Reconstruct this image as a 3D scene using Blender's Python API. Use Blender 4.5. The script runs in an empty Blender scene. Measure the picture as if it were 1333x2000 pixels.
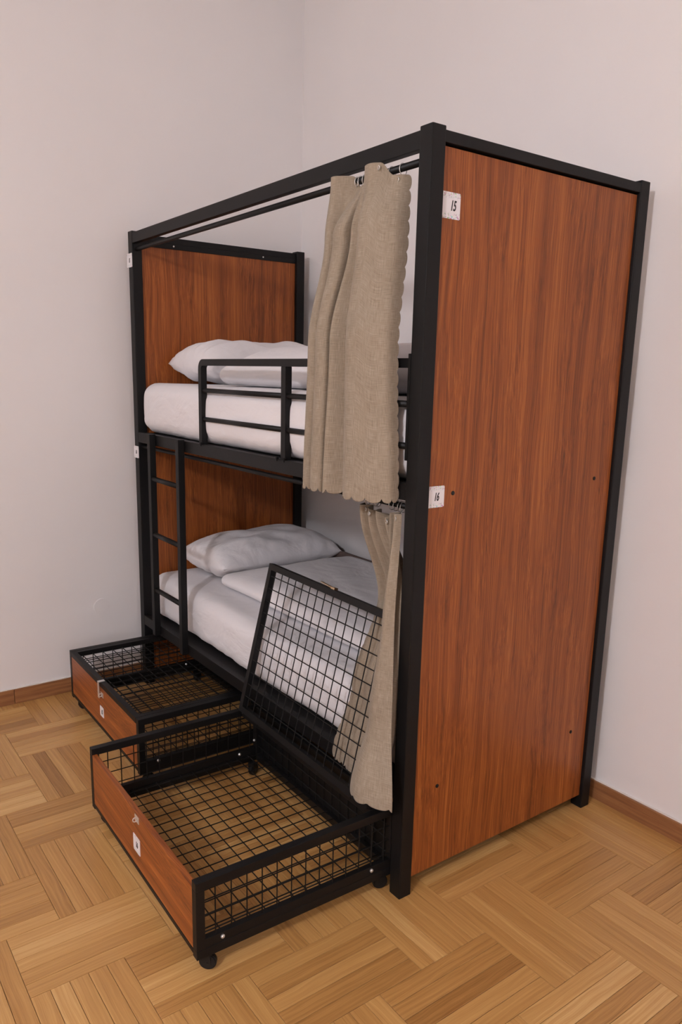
import bpy, bmesh, math, random
from mathutils import Vector, Matrix, noise

random.seed(7)
scene = bpy.context.scene
COL = scene.collection

# ------------------------------------------------------------------ camera
IMG_W, IMG_H = 1333, 2000
F_PX = 1484.52
CAM = Vector((1.5505, -1.4248, 1.6152))
YAW, PITCH, ROLL = 0.945128, -0.210679, 0.0191032
PP_DX, PP_DY = -26.87, 43.67           # principal point offset in pixels


def camera_axes():
    cy, sy = math.cos(YAW), math.sin(YAW)
    cp, sp = math.cos(PITCH), math.sin(PITCH)
    cr, sr = math.cos(ROLL), math.sin(ROLL)
    fwd = Vector((-cp * sy, cp * cy, sp))
    right = Vector((cy, sy, 0))
    up = right.cross(fwd)
    return cr * right + sr * up, -sr * right + cr * up, fwd


RIGHT, UP, FWD = camera_axes()
cam_data = bpy.data.cameras.new('camera')
cam_data.sensor_fit = 'AUTO'
cam_data.sensor_width = 36.0
cam_data.lens = F_PX * 36.0 / IMG_H
cam_data.shift_x = -PP_DX / IMG_H
cam_data.shift_y = PP_DY / IMG_H
cam_data.clip_start = 0.05
cam = bpy.data.objects.new('camera', cam_data)
COL.objects.link(cam)
m = Matrix((RIGHT, UP, -FWD)).transposed().to_4x4()
m.translation = CAM
cam.matrix_world = m
scene.camera = cam

# ------------------------------------------------------------------ light
scene.view_settings.view_transform = 'Standard'
scene.view_settings.look = 'None'
scene.view_settings.gamma = 1.0
scene.view_settings.use_curve_mapping = False
scene.view_settings.exposure = 0.0

world = bpy.data.worlds.new('daylight')
scene.world = world
world.use_nodes = True
world.node_tree.nodes['Background'].inputs[0].default_value = (0.85, 0.93, 1.0, 1)
world.node_tree.nodes['Background'].inputs[1].default_value = 0.02

ROOM_X0, ROOM_X1 = -2.148, 5.4
ROOM_Y0, ROOM_Y1 = -5.8, 1.035
ROOM_Z1 = 3.70
# unseen windows added for fill light: (wall, start, end, sill, head)
FILL_WINDOWS = [
    ('left', -3.30, -1.90, 0.90, 2.80),
    ('front', -0.60, 0.90, 0.90, 2.80),
    ('right', -2.40, -0.90, 0.90, 2.80),
]
POWERS = [4.0, 1.5, 26.0]               # fill through the added windows, in the order above
LAMP_POWER = 286.0                       # ceiling lamp
TINT = (1.0, 0.98, 1.045)
LAMP = (1.65, -3.60, 2.95, 0.15)       # pendant globe: centre and radius


def area(name, loc, rot, sx, sy, power):
    ld = bpy.data.lights.new(name, 'AREA')
    ld.shape = 'RECTANGLE'
    ld.size, ld.size_y = sx, sy
    ld.energy = power
    ld.color = TINT
    lo = bpy.data.objects.new(name, ld)
    lo.location = loc
    lo.rotation_euler = rot
    COL.objects.link(lo)


for (wall, a, b, z0, z1), power in zip(FILL_WINDOWS, POWERS):
    if power <= 0:
        continue
    mid, zc = (a + b) / 2, (z0 + z1) / 2
    if wall == 'left':
        area('window_daylight', (ROOM_X0 + 0.005, mid, zc), (math.radians(90), 0, math.radians(-90)), b - a, z1 - z0, power)
    elif wall == 'right':
        area('window_daylight', (ROOM_X1 - 0.005, mid, zc), (math.radians(90), 0, math.radians(90)), b - a, z1 - z0, power)
    else:
        area('window_daylight', (mid, ROOM_Y0 + 0.005, zc), (math.radians(90), 0, 0), b - a, z1 - z0, power)


# ------------------------------------------------------------------ materials
def new_mat(name):
    mt = bpy.data.materials.new(name)
    mt.use_nodes = True
    nt = mt.node_tree
    return mt, nt, nt.nodes['Principled BSDF']


def N(nt, kind, **kw):
    n = nt.nodes.new(kind)
    for k, v in kw.items():
        if k in n.inputs.keys():
            n.inputs[k].default_value = v
        else:
            setattr(n, k, v)
    return n


def ramp(nt, stops):
    r = nt.nodes.new('ShaderNodeValToRGB')
    el = r.color_ramp.elements
    while len(el) < len(stops):
        el.new(0.5)
    for e, (p, c) in zip(el, stops):
        e.position = p
        e.color = (c[0], c[1], c[2], 1)
    return r


def plain(name, col, rough=0.5, metal=0.0, spec=0.5, noise_amt=0.0, bump=0.0, bump_scale=60):
    mt, nt, b = new_mat(name)
    b.inputs['Base Color'].default_value = (*col, 1)
    b.inputs['Roughness'].default_value = rough
    b.inputs['Metallic'].default_value = metal
    b.inputs['Specular IOR Level'].default_value = spec
    tc = N(nt, 'ShaderNodeTexCoord')
    if noise_amt:
        nz = N(nt, 'ShaderNodeTexNoise', Scale=9.0, Detail=4.0)
        nt.links.new(tc.outputs['Object'], nz.inputs['Vector'])
        lo = [c * (1 - noise_amt) for c in col]
        hi = [min(1, c * (1 + noise_amt)) for c in col]
        r = ramp(nt, [(0.3, lo), (0.7, hi)])
        nt.links.new(nz.outputs['Fac'], r.inputs['Fac'])
        nt.links.new(r.outputs['Color'], b.inputs['Base Color'])
    if bump:
        nz = N(nt, 'ShaderNodeTexNoise', Scale=bump_scale, Detail=5.0)
        nt.links.new(tc.outputs['Object'], nz.inputs['Vector'])
        bp = N(nt, 'ShaderNodeBump', Strength=bump, Distance=0.01)
        nt.links.new(nz.outputs['Fac'], bp.inputs['Height'])
        nt.links.new(bp.outputs['Normal'], b.inputs['Normal'])
    return mt


def laminate(name, axis):
    """Streaky reddish walnut laminate, grain along local axis."""
    mt, nt, b = new_mat(name)
    L = nt.links.new
    tc = N(nt, 'ShaderNodeTexCoord')
    # low-frequency wander of the grain lines
    mp0 = N(nt, 'ShaderNodeMapping')
    sc0 = [5.0, 5.0, 5.0]
    sc0[axis] = 1.1
    mp0.inputs['Scale'].default_value = sc0
    L(tc.outputs['Object'], mp0.inputs['Vector'])
    warp = N(nt, 'ShaderNodeTexNoise', Scale=1.0, Detail=2.0)
    L(mp0.outputs['Vector'], warp.inputs['Vector'])
    off = N(nt, 'ShaderNodeVectorMath', operation='MULTIPLY_ADD')
    amt = [0.075, 0.075, 0.075]
    amt[axis] = 0.0
    L(warp.outputs['Color'], off.inputs[0])
    off.inputs[1].default_value = amt
    L(tc.outputs['Object'], off.inputs[2])

    def streak(cross, along, detail, rough):
        mp = N(nt, 'ShaderNodeMapping')
        s = [cross] * 3
        s[axis] = along
        mp.inputs['Scale'].default_value = s
        L(off.outputs['Vector'], mp.inputs['Vector'])
        nz = N(nt, 'ShaderNodeTexNoise', Scale=1.0, Detail=detail, Roughness=rough)
        L(mp.outputs['Vector'], nz.inputs['Vector'])
        return nz
    a = streak(30.0, 0.30, 3.0, 0.6)
    c = streak(170.0, 0.8, 4.0, 0.7)
    d = streak(560.0, 3.0, 2.0, 0.6)
    mx = N(nt, 'ShaderNodeMath', operation='MULTIPLY_ADD')
    L(c.outputs['Fac'], mx.inputs[0])
    mx.inputs[1].default_value = 0.85
    m2 = N(nt, 'ShaderNodeMath', operation='MULTIPLY_ADD')
    L(a.outputs['Fac'], m2.inputs[0])
    m2.inputs[1].default_value = 0.60
    m3 = N(nt, 'ShaderNodeMath', operation='MULTIPLY_ADD')
    L(d.outputs['Fac'], m3.inputs[0])
    m3.inputs[1].default_value = 0.55
    m3.inputs[2].default_value = -0.50
    L(m3.outputs[0], m2.inputs[2])
    L(m2.outputs[0], mx.inputs[2])
    r = ramp(nt, [(0.24, (0.105, 0.027, 0.0065)), (0.42, (0.215, 0.056, 0.0115)),
                  (0.57, (0.305, 0.085, 0.0165)), (0.76, (0.44, 0.145, 0.032))])
    L(mx.outputs[0], r.inputs['Fac'])
    L(r.outputs['Color'], b.inputs['Base Color'])
    b.inputs['Roughness'].default_value = 0.42
    b.inputs['Specular IOR Level'].default_value = 0.4
    bp = N(nt, 'ShaderNodeBump', Strength=0.05, Distance=0.002)
    L(d.outputs['Fac'], bp.inputs['Height'])
    L(bp.outputs['Normal'], b.inputs['Normal'])
    return mt


def oak_plank(name):
    """Varnished oak; grain coordinates and tone come with each plank."""
    mt, nt, b = new_mat(name)
    L = nt.links.new
    co = N(nt, 'ShaderNodeAttribute', attribute_name='grain')
    tone = N(nt, 'ShaderNodeAttribute', attribute_name='tone')
    mpw = N(nt, 'ShaderNodeMapping')
    mpw.inputs['Scale'].default_value = (5.0, 22.0, 1.0)
    L(co.outputs['Vector'], mpw.inputs['Vector'])
    warp = N(nt, 'ShaderNodeTexNoise', Scale=1.0, Detail=2.0)
    L(mpw.outputs['Vector'], warp.inputs['Vector'])
    off = N(nt, 'ShaderNodeVectorMath', operation='MULTIPLY_ADD')
    L(warp.outputs['Color'], off.inputs[0])
    off.inputs[1].default_value = (0.0, 0.022, 0.0)
    L(co.outputs['Vector'], off.inputs[2])
    mp = N(nt, 'ShaderNodeMapping')
    mp.inputs['Scale'].default_value = (1.6, 110.0, 1.0)
    L(off.outputs['Vector'], mp.inputs['Vector'])
    g = N(nt, 'ShaderNodeTexNoise', Scale=1.0, Detail=5.0, Roughness=0.62)
    L(mp.outputs['Vector'], g.inputs['Vector'])
    mp2 = N(nt, 'ShaderNodeMapping')
    mp2.inputs['Scale'].default_value = (9.0, 620.0, 1.0)
    L(off.outputs['Vector'], mp2.inputs['Vector'])
    g2 = N(nt, 'ShaderNodeTexNoise', Scale=1.0, Detail=2.0, Roughness=0.6)
    L(mp2.outputs['Vector'], g2.inputs['Vector'])
    a1 = N(nt, 'ShaderNodeMath', operation='MULTIPLY_ADD')
    L(g.outputs['Fac'], a1.inputs[0])
    a1.inputs[1].default_value = 0.7
    a2 = N(nt, 'ShaderNodeMath', operation='MULTIPLY_ADD')
    L(g2.outputs['Fac'], a2.inputs[0])
    a2.inputs[1].default_value = 0.34
    a3 = N(nt, 'ShaderNodeMath', operation='MULTIPLY_ADD')
    L(tone.outputs['Fac'], a3.inputs[0])
    a3.inputs[1].default_value = 0.50
    a3.inputs[2].default_value = -0.26
    L(a3.outputs[0], a2.inputs[2])
    L(a2.outputs[0], a1.inputs[2])
    r = ramp(nt, [(0.15, (0.22, 0.094, 0.023)), (0.38, (0.405, 0.202, 0.061)),
                  (0.60, (0.53, 0.292, 0.098)), (0.84, (0.69, 0.44, 0.185))])
    L(a1.outputs[0], r.inputs['Fac'])
    L(r.outputs['Color'], b.inputs['Base Color'])
    b.inputs['Roughness'].default_value = 0.33
    b.inputs['Specular IOR Level'].default_value = 0.45
    bp = N(nt, 'ShaderNodeBump', Strength=0.08, Distance=0.002)
    L(g2.outputs['Fac'], bp.inputs['Height'])
    L(bp.outputs['Normal'], b.inputs['Normal'])
    return mt


def board_wood(name):
    mt, nt, b = new_mat(name)
    L = nt.links.new
    tc = N(nt, 'ShaderNodeTexCoord')
    mp = N(nt, 'ShaderNodeMapping')
    mp.inputs['Scale'].default_value = (3.0, 3.0, 70.0)
    L(tc.outputs['Object'], mp.inputs['Vector'])
    g = N(nt, 'ShaderNodeTexNoise', Scale=1.0, Detail=5.0, Roughness=0.65)
    L(mp.outputs['Vector'], g.inputs['Vector'])
    r = ramp(nt, [(0.25, (0.16, 0.06, 0.022)), (0.55, (0.30, 0.13, 0.05)), (0.8, (0.40, 0.20, 0.08))])
    L(g.outputs['Fac'], r.inputs['Fac'])
    L(r.outputs['Color'], b.inputs['Base Color'])
    b.inputs['Roughness'].default_value = 0.45
    return mt


def linen(name):
    mt, nt, b = new_mat(name)
    L = nt.links.new
    uv = N(nt, 'ShaderNodeAttribute', attribute_name='weave')

    def thread(sx, sy, det):
        mp = N(nt, 'ShaderNodeMapping')
        mp.inputs['Scale'].default_value = (sx, sy, 1.0)
        L(uv.outputs['Vector'], mp.inputs['Vector'])
        nz = N(nt, 'ShaderNodeTexNoise', Scale=1.0, Detail=det, Roughness=0.6)
        L(mp.outputs['Vector'], nz.inputs['Vector'])
        return nz
    v = thread(700.0, 28.0, 3.0)
    h = thread(28.0, 700.0, 3.0)
    big = thread(16.0, 9.0, 3.0)
    a1 = N(nt, 'ShaderNodeMath', operation='MULTIPLY_ADD')
    L(v.outputs['Fac'], a1.inputs[0])
    a1.inputs[1].default_value = 0.55
    a2 = N(nt, 'ShaderNodeMath', operation='MULTIPLY_ADD')
    L(h.outputs['Fac'], a2.inputs[0])
    a2.inputs[1].default_value = 0.55
    a3 = N(nt, 'ShaderNodeMath', operation='MULTIPLY_ADD')
    L(big.outputs['Fac'], a3.inputs[0])
    a3.inputs[1].default_value = 0.16
    a3.inputs[2].default_value = -0.13
    L(a3.outputs[0], a2.inputs[2])
    L(a2.outputs[0], a1.inputs[2])
    r = ramp(nt, [(0.25, (0.185, 0.142, 0.098)), (0.5, (0.335, 0.272, 0.202)), (0.75, (0.50, 0.425, 0.335))])
    L(a1.outputs[0], r.inputs['Fac'])
    L(r.outputs['Color'], b.inputs['Base Color'])
    b.inputs['Roughness'].default_value = 0.95
    b.inputs['Specular IOR Level'].default_value = 0.1
    b.inputs['Sheen Weight'].default_value = 0.15
    bp = N(nt, 'ShaderNodeBump', Strength=0.25, Distance=0.002)
    L(a1.outputs[0], bp.inputs['Height'])
    L(bp.outputs['Normal'], b.inputs['Normal'])
    # cloth lets a little light through
    tr = N(nt, 'ShaderNodeBsdfTranslucent')
    L(r.outputs['Color'], tr.inputs['Color'])
    mix = N(nt, 'ShaderNodeMixShader')
    mix.inputs[0].default_value = 0.12
    L(b.outputs[0], mix.inputs[1])
    L(tr.outputs[0], mix.inputs[2])
    L(mix.outputs[0], nt.nodes['Material Output'].inputs['Surface'])
    return mt


def cotton(name, stretch):
    mt, nt, b = new_mat(name)
    L = nt.links.new
    b.inputs['Base Color'].default_value = (0.77, 0.75, 0.765, 1)
    b.inputs['Roughness'].default_value = 0.85
    b.inputs['Specular IOR Level'].default_value = 0.15
    b.inputs['Sheen Weight'].default_value = 0.1
    tc = N(nt, 'ShaderNodeTexCoord')
    mp = N(nt, 'ShaderNodeMapping')
    mp.inputs['Scale'].default_value = stretch
    mp.inputs['Rotation'].default_value = (0.3, 0.5, 0.4)
    L(tc.outputs['Object'], mp.inputs['Vector'])
    nz = N(nt, 'ShaderNodeTexNoise', Scale=1.0, Detail=4.0, Roughness=0.5, Distortion=0.6)
    L(mp.outputs['Vector'], nz.inputs['Vector'])
    bp = N(nt, 'ShaderNodeBump', Strength=0.55, Distance=0.022)
    L(nz.outputs['Fac'], bp.inputs['Height'])
    L(bp.outputs['Normal'], b.inputs['Normal'])
    return mt


def card_mat(name):
    """White enamel card with speckled pastel print along its top and bottom edges."""
    mt, nt, b = new_mat(name)
    L = nt.links.new
    tc = N(nt, 'ShaderNodeTexCoord')
    sep = N(nt, 'ShaderNodeSeparateXYZ')
    L(tc.outputs['Object'], sep.inputs[0])
    ab = N(nt, 'ShaderNodeMath', operation='ABSOLUTE')
    L(sep.outputs['Z'], ab.inputs[0])
    edge = N(nt, 'ShaderNodeMapRange')
    edge.inputs['From Min'].default_value = 0.016
    edge.inputs['From Max'].default_value = 0.027
    L(ab.outputs[0], edge.inputs['Value'])
    nz = N(nt, 'ShaderNodeTexVoronoi', Scale=260.0)
    L(tc.outputs['Object'], nz.inputs['Vector'])
    hs = N(nt, 'ShaderNodeHueSaturation')
    hs.inputs['Saturation'].default_value = 0.8
    hs.inputs['Value'].default_value = 0.75
    L(nz.outputs['Color'], hs.inputs['Color'])
    dots = N(nt, 'ShaderNodeTexNoise', Scale=170.0, Detail=1.0)
    L(tc.outputs['Object'], dots.inputs['Vector'])
    gt = N(nt, 'ShaderNodeMapRange')
    gt.inputs['From Min'].default_value = 0.48
    gt.inputs['From Max'].default_value = 0.62
    L(dots.outputs['Fac'], gt.inputs['Value'])
    f = N(nt, 'ShaderNodeMath', operation='MULTIPLY')
    L(edge.outputs[0], f.inputs[0])
    L(gt.outputs[0], f.inputs[1])
    mx = N(nt, 'ShaderNodeMix', data_type='RGBA')
    L(f.outputs[0], mx.inputs['Factor'])
    mx.inputs['A'].default_value = (0.80, 0.78, 0.80, 1)
    L(hs.outputs['Color'], mx.inputs['B'])
    L(mx.outputs['Result'], b.inputs['Base Color'])
    b.inputs['Roughness'].default_value = 0.4
    return mt


def wall_paint(name):
    mt, nt, b = new_mat(name)
    L = nt.links.new
    tc = N(nt, 'ShaderNodeTexCoord')
    nz = N(nt, 'ShaderNodeTexNoise', Scale=1.3, Detail=5.0, Roughness=0.55)
    L(tc.outputs['Object'], nz.inputs['Vector'])
    r = ramp(nt, [(0.3, (0.785, 0.755, 0.745)), (0.7, (0.810, 0.782, 0.772))])
    L(nz.outputs['Fac'], r.inputs['Fac'])
    L(r.outputs['Color'], b.inputs['Base Color'])
    b.inputs['Roughness'].default_value = 0.9
    b.inputs['Specular IOR Level'].default_value = 0.15
    nb = N(nt, 'ShaderNodeTexNoise', Scale=45.0, Detail=4.0)
    L(tc.outputs['Object'], nb.inputs['Vector'])
    bp = N(nt, 'ShaderNodeBump', Strength=0.04, Distance=0.004)
    L(nb.outputs['Fac'], bp.inputs['Height'])
    L(bp.outputs['Normal'], b.inputs['Normal'])
    return mt


M = {
    'steel': plain('black_powder_coat', (0.0048, 0.0045, 0.0047), 0.50, 0.0, 0.27, noise_amt=0.08, bump=0.02, bump_scale=400),
    'wire': plain('black_wire', (0.005, 0.0048, 0.0048), 0.5, 0.0, 0.3, noise_amt=0.05),
    'plastic': plain('black_plastic', (0.006, 0.006, 0.0065), 0.45, 0.0, 0.35, noise_amt=0.05),
    'chrome': plain('zinc_plated_steel', (0.72, 0.71, 0.69), 0.34, 0.75, noise_amt=0.03),
    'brass': plain('worn_brass', (0.62, 0.47, 0.30), 0.3, 1.0, noise_amt=0.08),
    'wood_v': laminate('laminate_upright', 2),
    'wood_h': laminate('laminate_lengthwise', 0),
    'oak': oak_plank('oak_parquet'),
    'board': board_wood('stained_skirting'),
    'wall': wall_paint('pale_wall_paint'),
    'ceiling': plain('ceiling_paint', (0.82, 0.79, 0.77), 0.9, noise_amt=0.01),
    'subfloor': plain('parquet_joint', (0.09, 0.045, 0.018), 0.8, noise_amt=0.2),
    'taupe': plain('dark_taupe_board', (0.15, 0.10, 0.085), 0.6, noise_amt=0.1),
    'caulk': plain('white_caulk', (0.80, 0.75, 0.70), 0.7, noise_amt=0.03),
    'linen': linen('beige_linen'),
    'sheet': cotton('white_sheet', (5, 3, 9)),
    'pillowcase': cotton('white_pillowcase', (9, 7, 6)),
    'quilt': cotton('white_quilt', (6, 8, 5)),
    'card': card_mat('enamel_card'),
    'ink': plain('black_ink', (0.015, 0.015, 0.018), 0.5, noise_amt=0.05),
    'white_plastic': plain('white_plastic', (0.79, 0.76, 0.75), 0.75, noise_amt=0.01),
    'window_paint': plain('white_window_paint', (0.8, 0.79, 0.77), 0.5, noise_amt=0.01),
}


gm, gnt, gb = new_mat('lamp_glow')
gb.inputs['Base Color'].default_value = (0.8, 0.8, 0.8, 1)
gb.inputs['Emission Color'].default_value = (*TINT, 1)
gb.inputs['Emission Strength'].default_value = LAMP_POWER
M['lamp_glow'] = gm


# ------------------------------------------------------------------ helpers
def mesh_obj(name, verts, faces, mat, parent=None, loc=(0, 0, 0), smooth=False):
    me = bpy.data.meshes.new(name)
    me.from_pydata(verts, [], faces)
    me.materials.append(M[mat])
    if smooth:
        me.polygons.foreach_set('use_smooth', [True] * len(me.polygons))
    me.update()
    o = bpy.data.objects.new(name, me)
    o.location = loc
    o.parent = parent
    COL.objects.link(o)
    return o


def bm_obj(name, bm, mat, parent=None, loc=(0, 0, 0), smooth=False):
    me = bpy.data.meshes.new(name)
    bmesh.ops.recalc_face_normals(bm, faces=bm.faces)
    bm.to_mesh(me)
    bm.free()
    me.materials.append(M[mat])
    if smooth:
        me.polygons.foreach_set('use_smooth', [True] * len(me.polygons))
    o = bpy.data.objects.new(name, me)
    o.location = loc
    o.parent = parent
    COL.objects.link(o)
    return o


def box(name, b, mat, parent=None, bev=0.0015):
    """b = x0,x1,y0,y1,z0,z1 in the parent's space; origin at the centre."""
    x0, x1, y0, y1, z0, z1 = b
    c = Vector(((x0 + x1) / 2, (y0 + y1) / 2, (z0 + z1) / 2))
    bm = bmesh.new()
    bmesh.ops.create_cube(bm, size=1.0)
    bmesh.ops.scale(bm, vec=(x1 - x0, y1 - y0, z1 - z0), verts=bm.verts)
    if bev:
        bmesh.ops.bevel(bm, geom=list(bm.edges), offset=bev, segments=2, profile=0.6, affect='EDGES')
    return bm_obj(name, bm, mat, parent, c)


def add_cyl(bm, p0, p1, r, seg=12, r2=None):
    p0, p1 = Vector(p0), Vector(p1)
    d = p1 - p0
    q = Vector((0, 0, 1)).rotation_difference(d.normalized())
    mat = Matrix.Translation((p0 + p1) / 2) @ q.to_matrix().to_4x4()
    bmesh.ops.create_cone(bm, cap_ends=True, segments=seg, radius1=r, radius2=r if r2 is None else r2,
                          depth=d.length, matrix=mat)


def rod(name, p0, p1, r, mat, parent=None, seg=16):
    p0, p1 = Vector(p0), Vector(p1)
    c = (p0 + p1) / 2
    bm = bmesh.new()
    add_cyl(bm, p0 - c, p1 - c, r, seg)
    o = bm_obj(name, bm, mat, parent, c)
    for p in o.data.polygons:
        p.use_smooth = len(p.vertices) == 4
    return o


def empty(name, loc=(0, 0, 0), rz=0.0):
    o = bpy.data.objects.new(name, None)
    o.location = loc
    o.rotation_euler = (0, 0, rz)
    o.empty_display_size = 0.1
    COL.objects.link(o)
    return o


def tag(o, label, cat=None, group=None, kind=None):
    if label:
        o['label'] = label
    if cat:
        o['category'] = cat
    if group:
        o['group'] = group
    if kind:
        o['kind'] = kind
    return o


def torus_bm(bm, centre, R, r, axis, seg=20, ring=6, tilt=0.0):
    centre = Vector(centre)
    axis = Vector(axis).normalized()
    q = Vector((0, 0, 1)).rotation_difference(axis).to_matrix()
    vs = []
    for i in range(seg):
        a = 2 * math.pi * i / seg
        row = []
        for j in range(ring):
            b = 2 * math.pi * j / ring
            p = Vector(((R + r * math.cos(b)) * math.cos(a), (R + r * math.cos(b)) * math.sin(a), r * math.sin(b)))
            row.append(bm.verts.new(centre + q @ p))
        vs.append(row)
    for i in range(seg):
        for j in range(ring):
            bm.faces.new((vs[i][j], vs[(i + 1) % seg][j], vs[(i + 1) % seg][(j + 1) % ring], vs[i][(j + 1) % ring]))


def text_obj(name, body, size, mat, parent, loc, rot, squeeze=0.58, shear=0.25, thick=0.0004):
    cu = bpy.data.curves.new(name, 'FONT')
    cu.body = body
    cu.size = size
    cu.align_x = 'CENTER'
    cu.align_y = 'CENTER'
    cu.shear = shear
    cu.extrude = thick
    cu.offset = 0.0007
    tmp = bpy.data.objects.new(name + '_curve', cu)
    COL.objects.link(tmp)
    dg = bpy.context.evaluated_depsgraph_get()
    me = bpy.data.meshes.new_from_object(tmp.evaluated_get(dg))
    bpy.data.objects.remove(tmp)
    me.transform(Matrix.Diagonal((squeeze, 1, 1, 1)))
    me.materials.clear()
    me.materials.append(M[mat])
    me.name = name
    o = bpy.data.objects.new(name, me)
    o.parent = parent
    o.location = loc
    o.rotation_euler = rot
    COL.objects.link(o)
    return o


def rounded_grid_box(sx, sy, sz, r, nx, ny, nz):
    """Closed quad mesh of a box with large rounded edges, centred on the origin."""
    idx, verts, faces = {}, [], []

    def axis(n):
        return [-1 + 2 * i / n for i in range(n + 1)]
    ax, ay, az = axis(nx), axis(ny), axis(nz)

    def vid(i, j, k):
        key = (i, j, k)
        if key not in idx:
            p = Vector((ax[i] * sx / 2, ay[j] * sy / 2, az[k] * sz / 2))
            inner = Vector((max(-sx / 2 + r, min(sx / 2 - r, p.x)), max(-sy / 2 + r, min(sy / 2 - r, p.y)),
                            max(-sz / 2 + r, min(sz / 2 - r, p.z))))
            d = p - inner
            if d.length > 1e-9:
                p = inner + d.normalized() * r
            idx[key] = len(verts)
            verts.append(p)
        return idx[key]
    for i in range(nx):
        for j in range(ny):
            faces.append((vid(i, j, nz), vid(i + 1, j, nz), vid(i + 1, j + 1, nz), vid(i, j + 1, nz)))
            faces.append((vid(i, j, 0), vid(i, j + 1, 0), vid(i + 1, j + 1, 0), vid(i + 1, j, 0)))
    for i in range(nx):
        for k in range(nz):
            faces.append((vid(i, 0, k), vid(i + 1, 0, k), vid(i + 1, 0, k + 1), vid(i, 0, k + 1)))
            faces.append((vid(i, ny, k), vid(i, ny, k + 1), vid(i + 1, ny, k + 1), vid(i + 1, ny, k)))
    for j in range(ny):
        for k in range(nz):
            faces.append((vid(0, j, k), vid(0, j, k + 1), vid(0, j + 1, k + 1), vid(0, j + 1, k)))
            faces.append((vid(nx, j, k), vid(nx, j + 1, k), vid(nx, j + 1, k + 1), vid(nx, j, k + 1)))
    return verts, faces


def catmull(pts, t):
    """pts: list of tuples, t in 0..1."""
    n = len(pts) - 1
    s = min(max(t, 0.0), 1.0) * n
    i = min(int(s), n - 1)
    f = s - i
    p0, p1, p2, p3 = pts[max(i - 1, 0)], pts[i], pts[i + 1], pts[min(i + 2, n)]
    return [0.5 * (2 * b + (c - a) * f + (2 * a - 5 * b + 4 * c - d) * f * f + (3 * b - a - 3 * c + d) * f ** 3)
            for a, b, c, d in zip(p0, p1, p2, p3)]


def lerp_table(tab, x):
    """tab: sorted list of (x, value-list)."""
    if x <= tab[0][0]:
        return tab[0][1]
    for (a, va), (b, vb) in zip(tab, tab[1:]):
        if x <= b:
            f = (x - a) / (b - a)
            f = f * f * (3 - 2 * f)
            return [tuple(p + (q - p) * f for p, q in zip(u, w)) for u, w in zip(va, vb)]
    return tab[-1][1]


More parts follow.
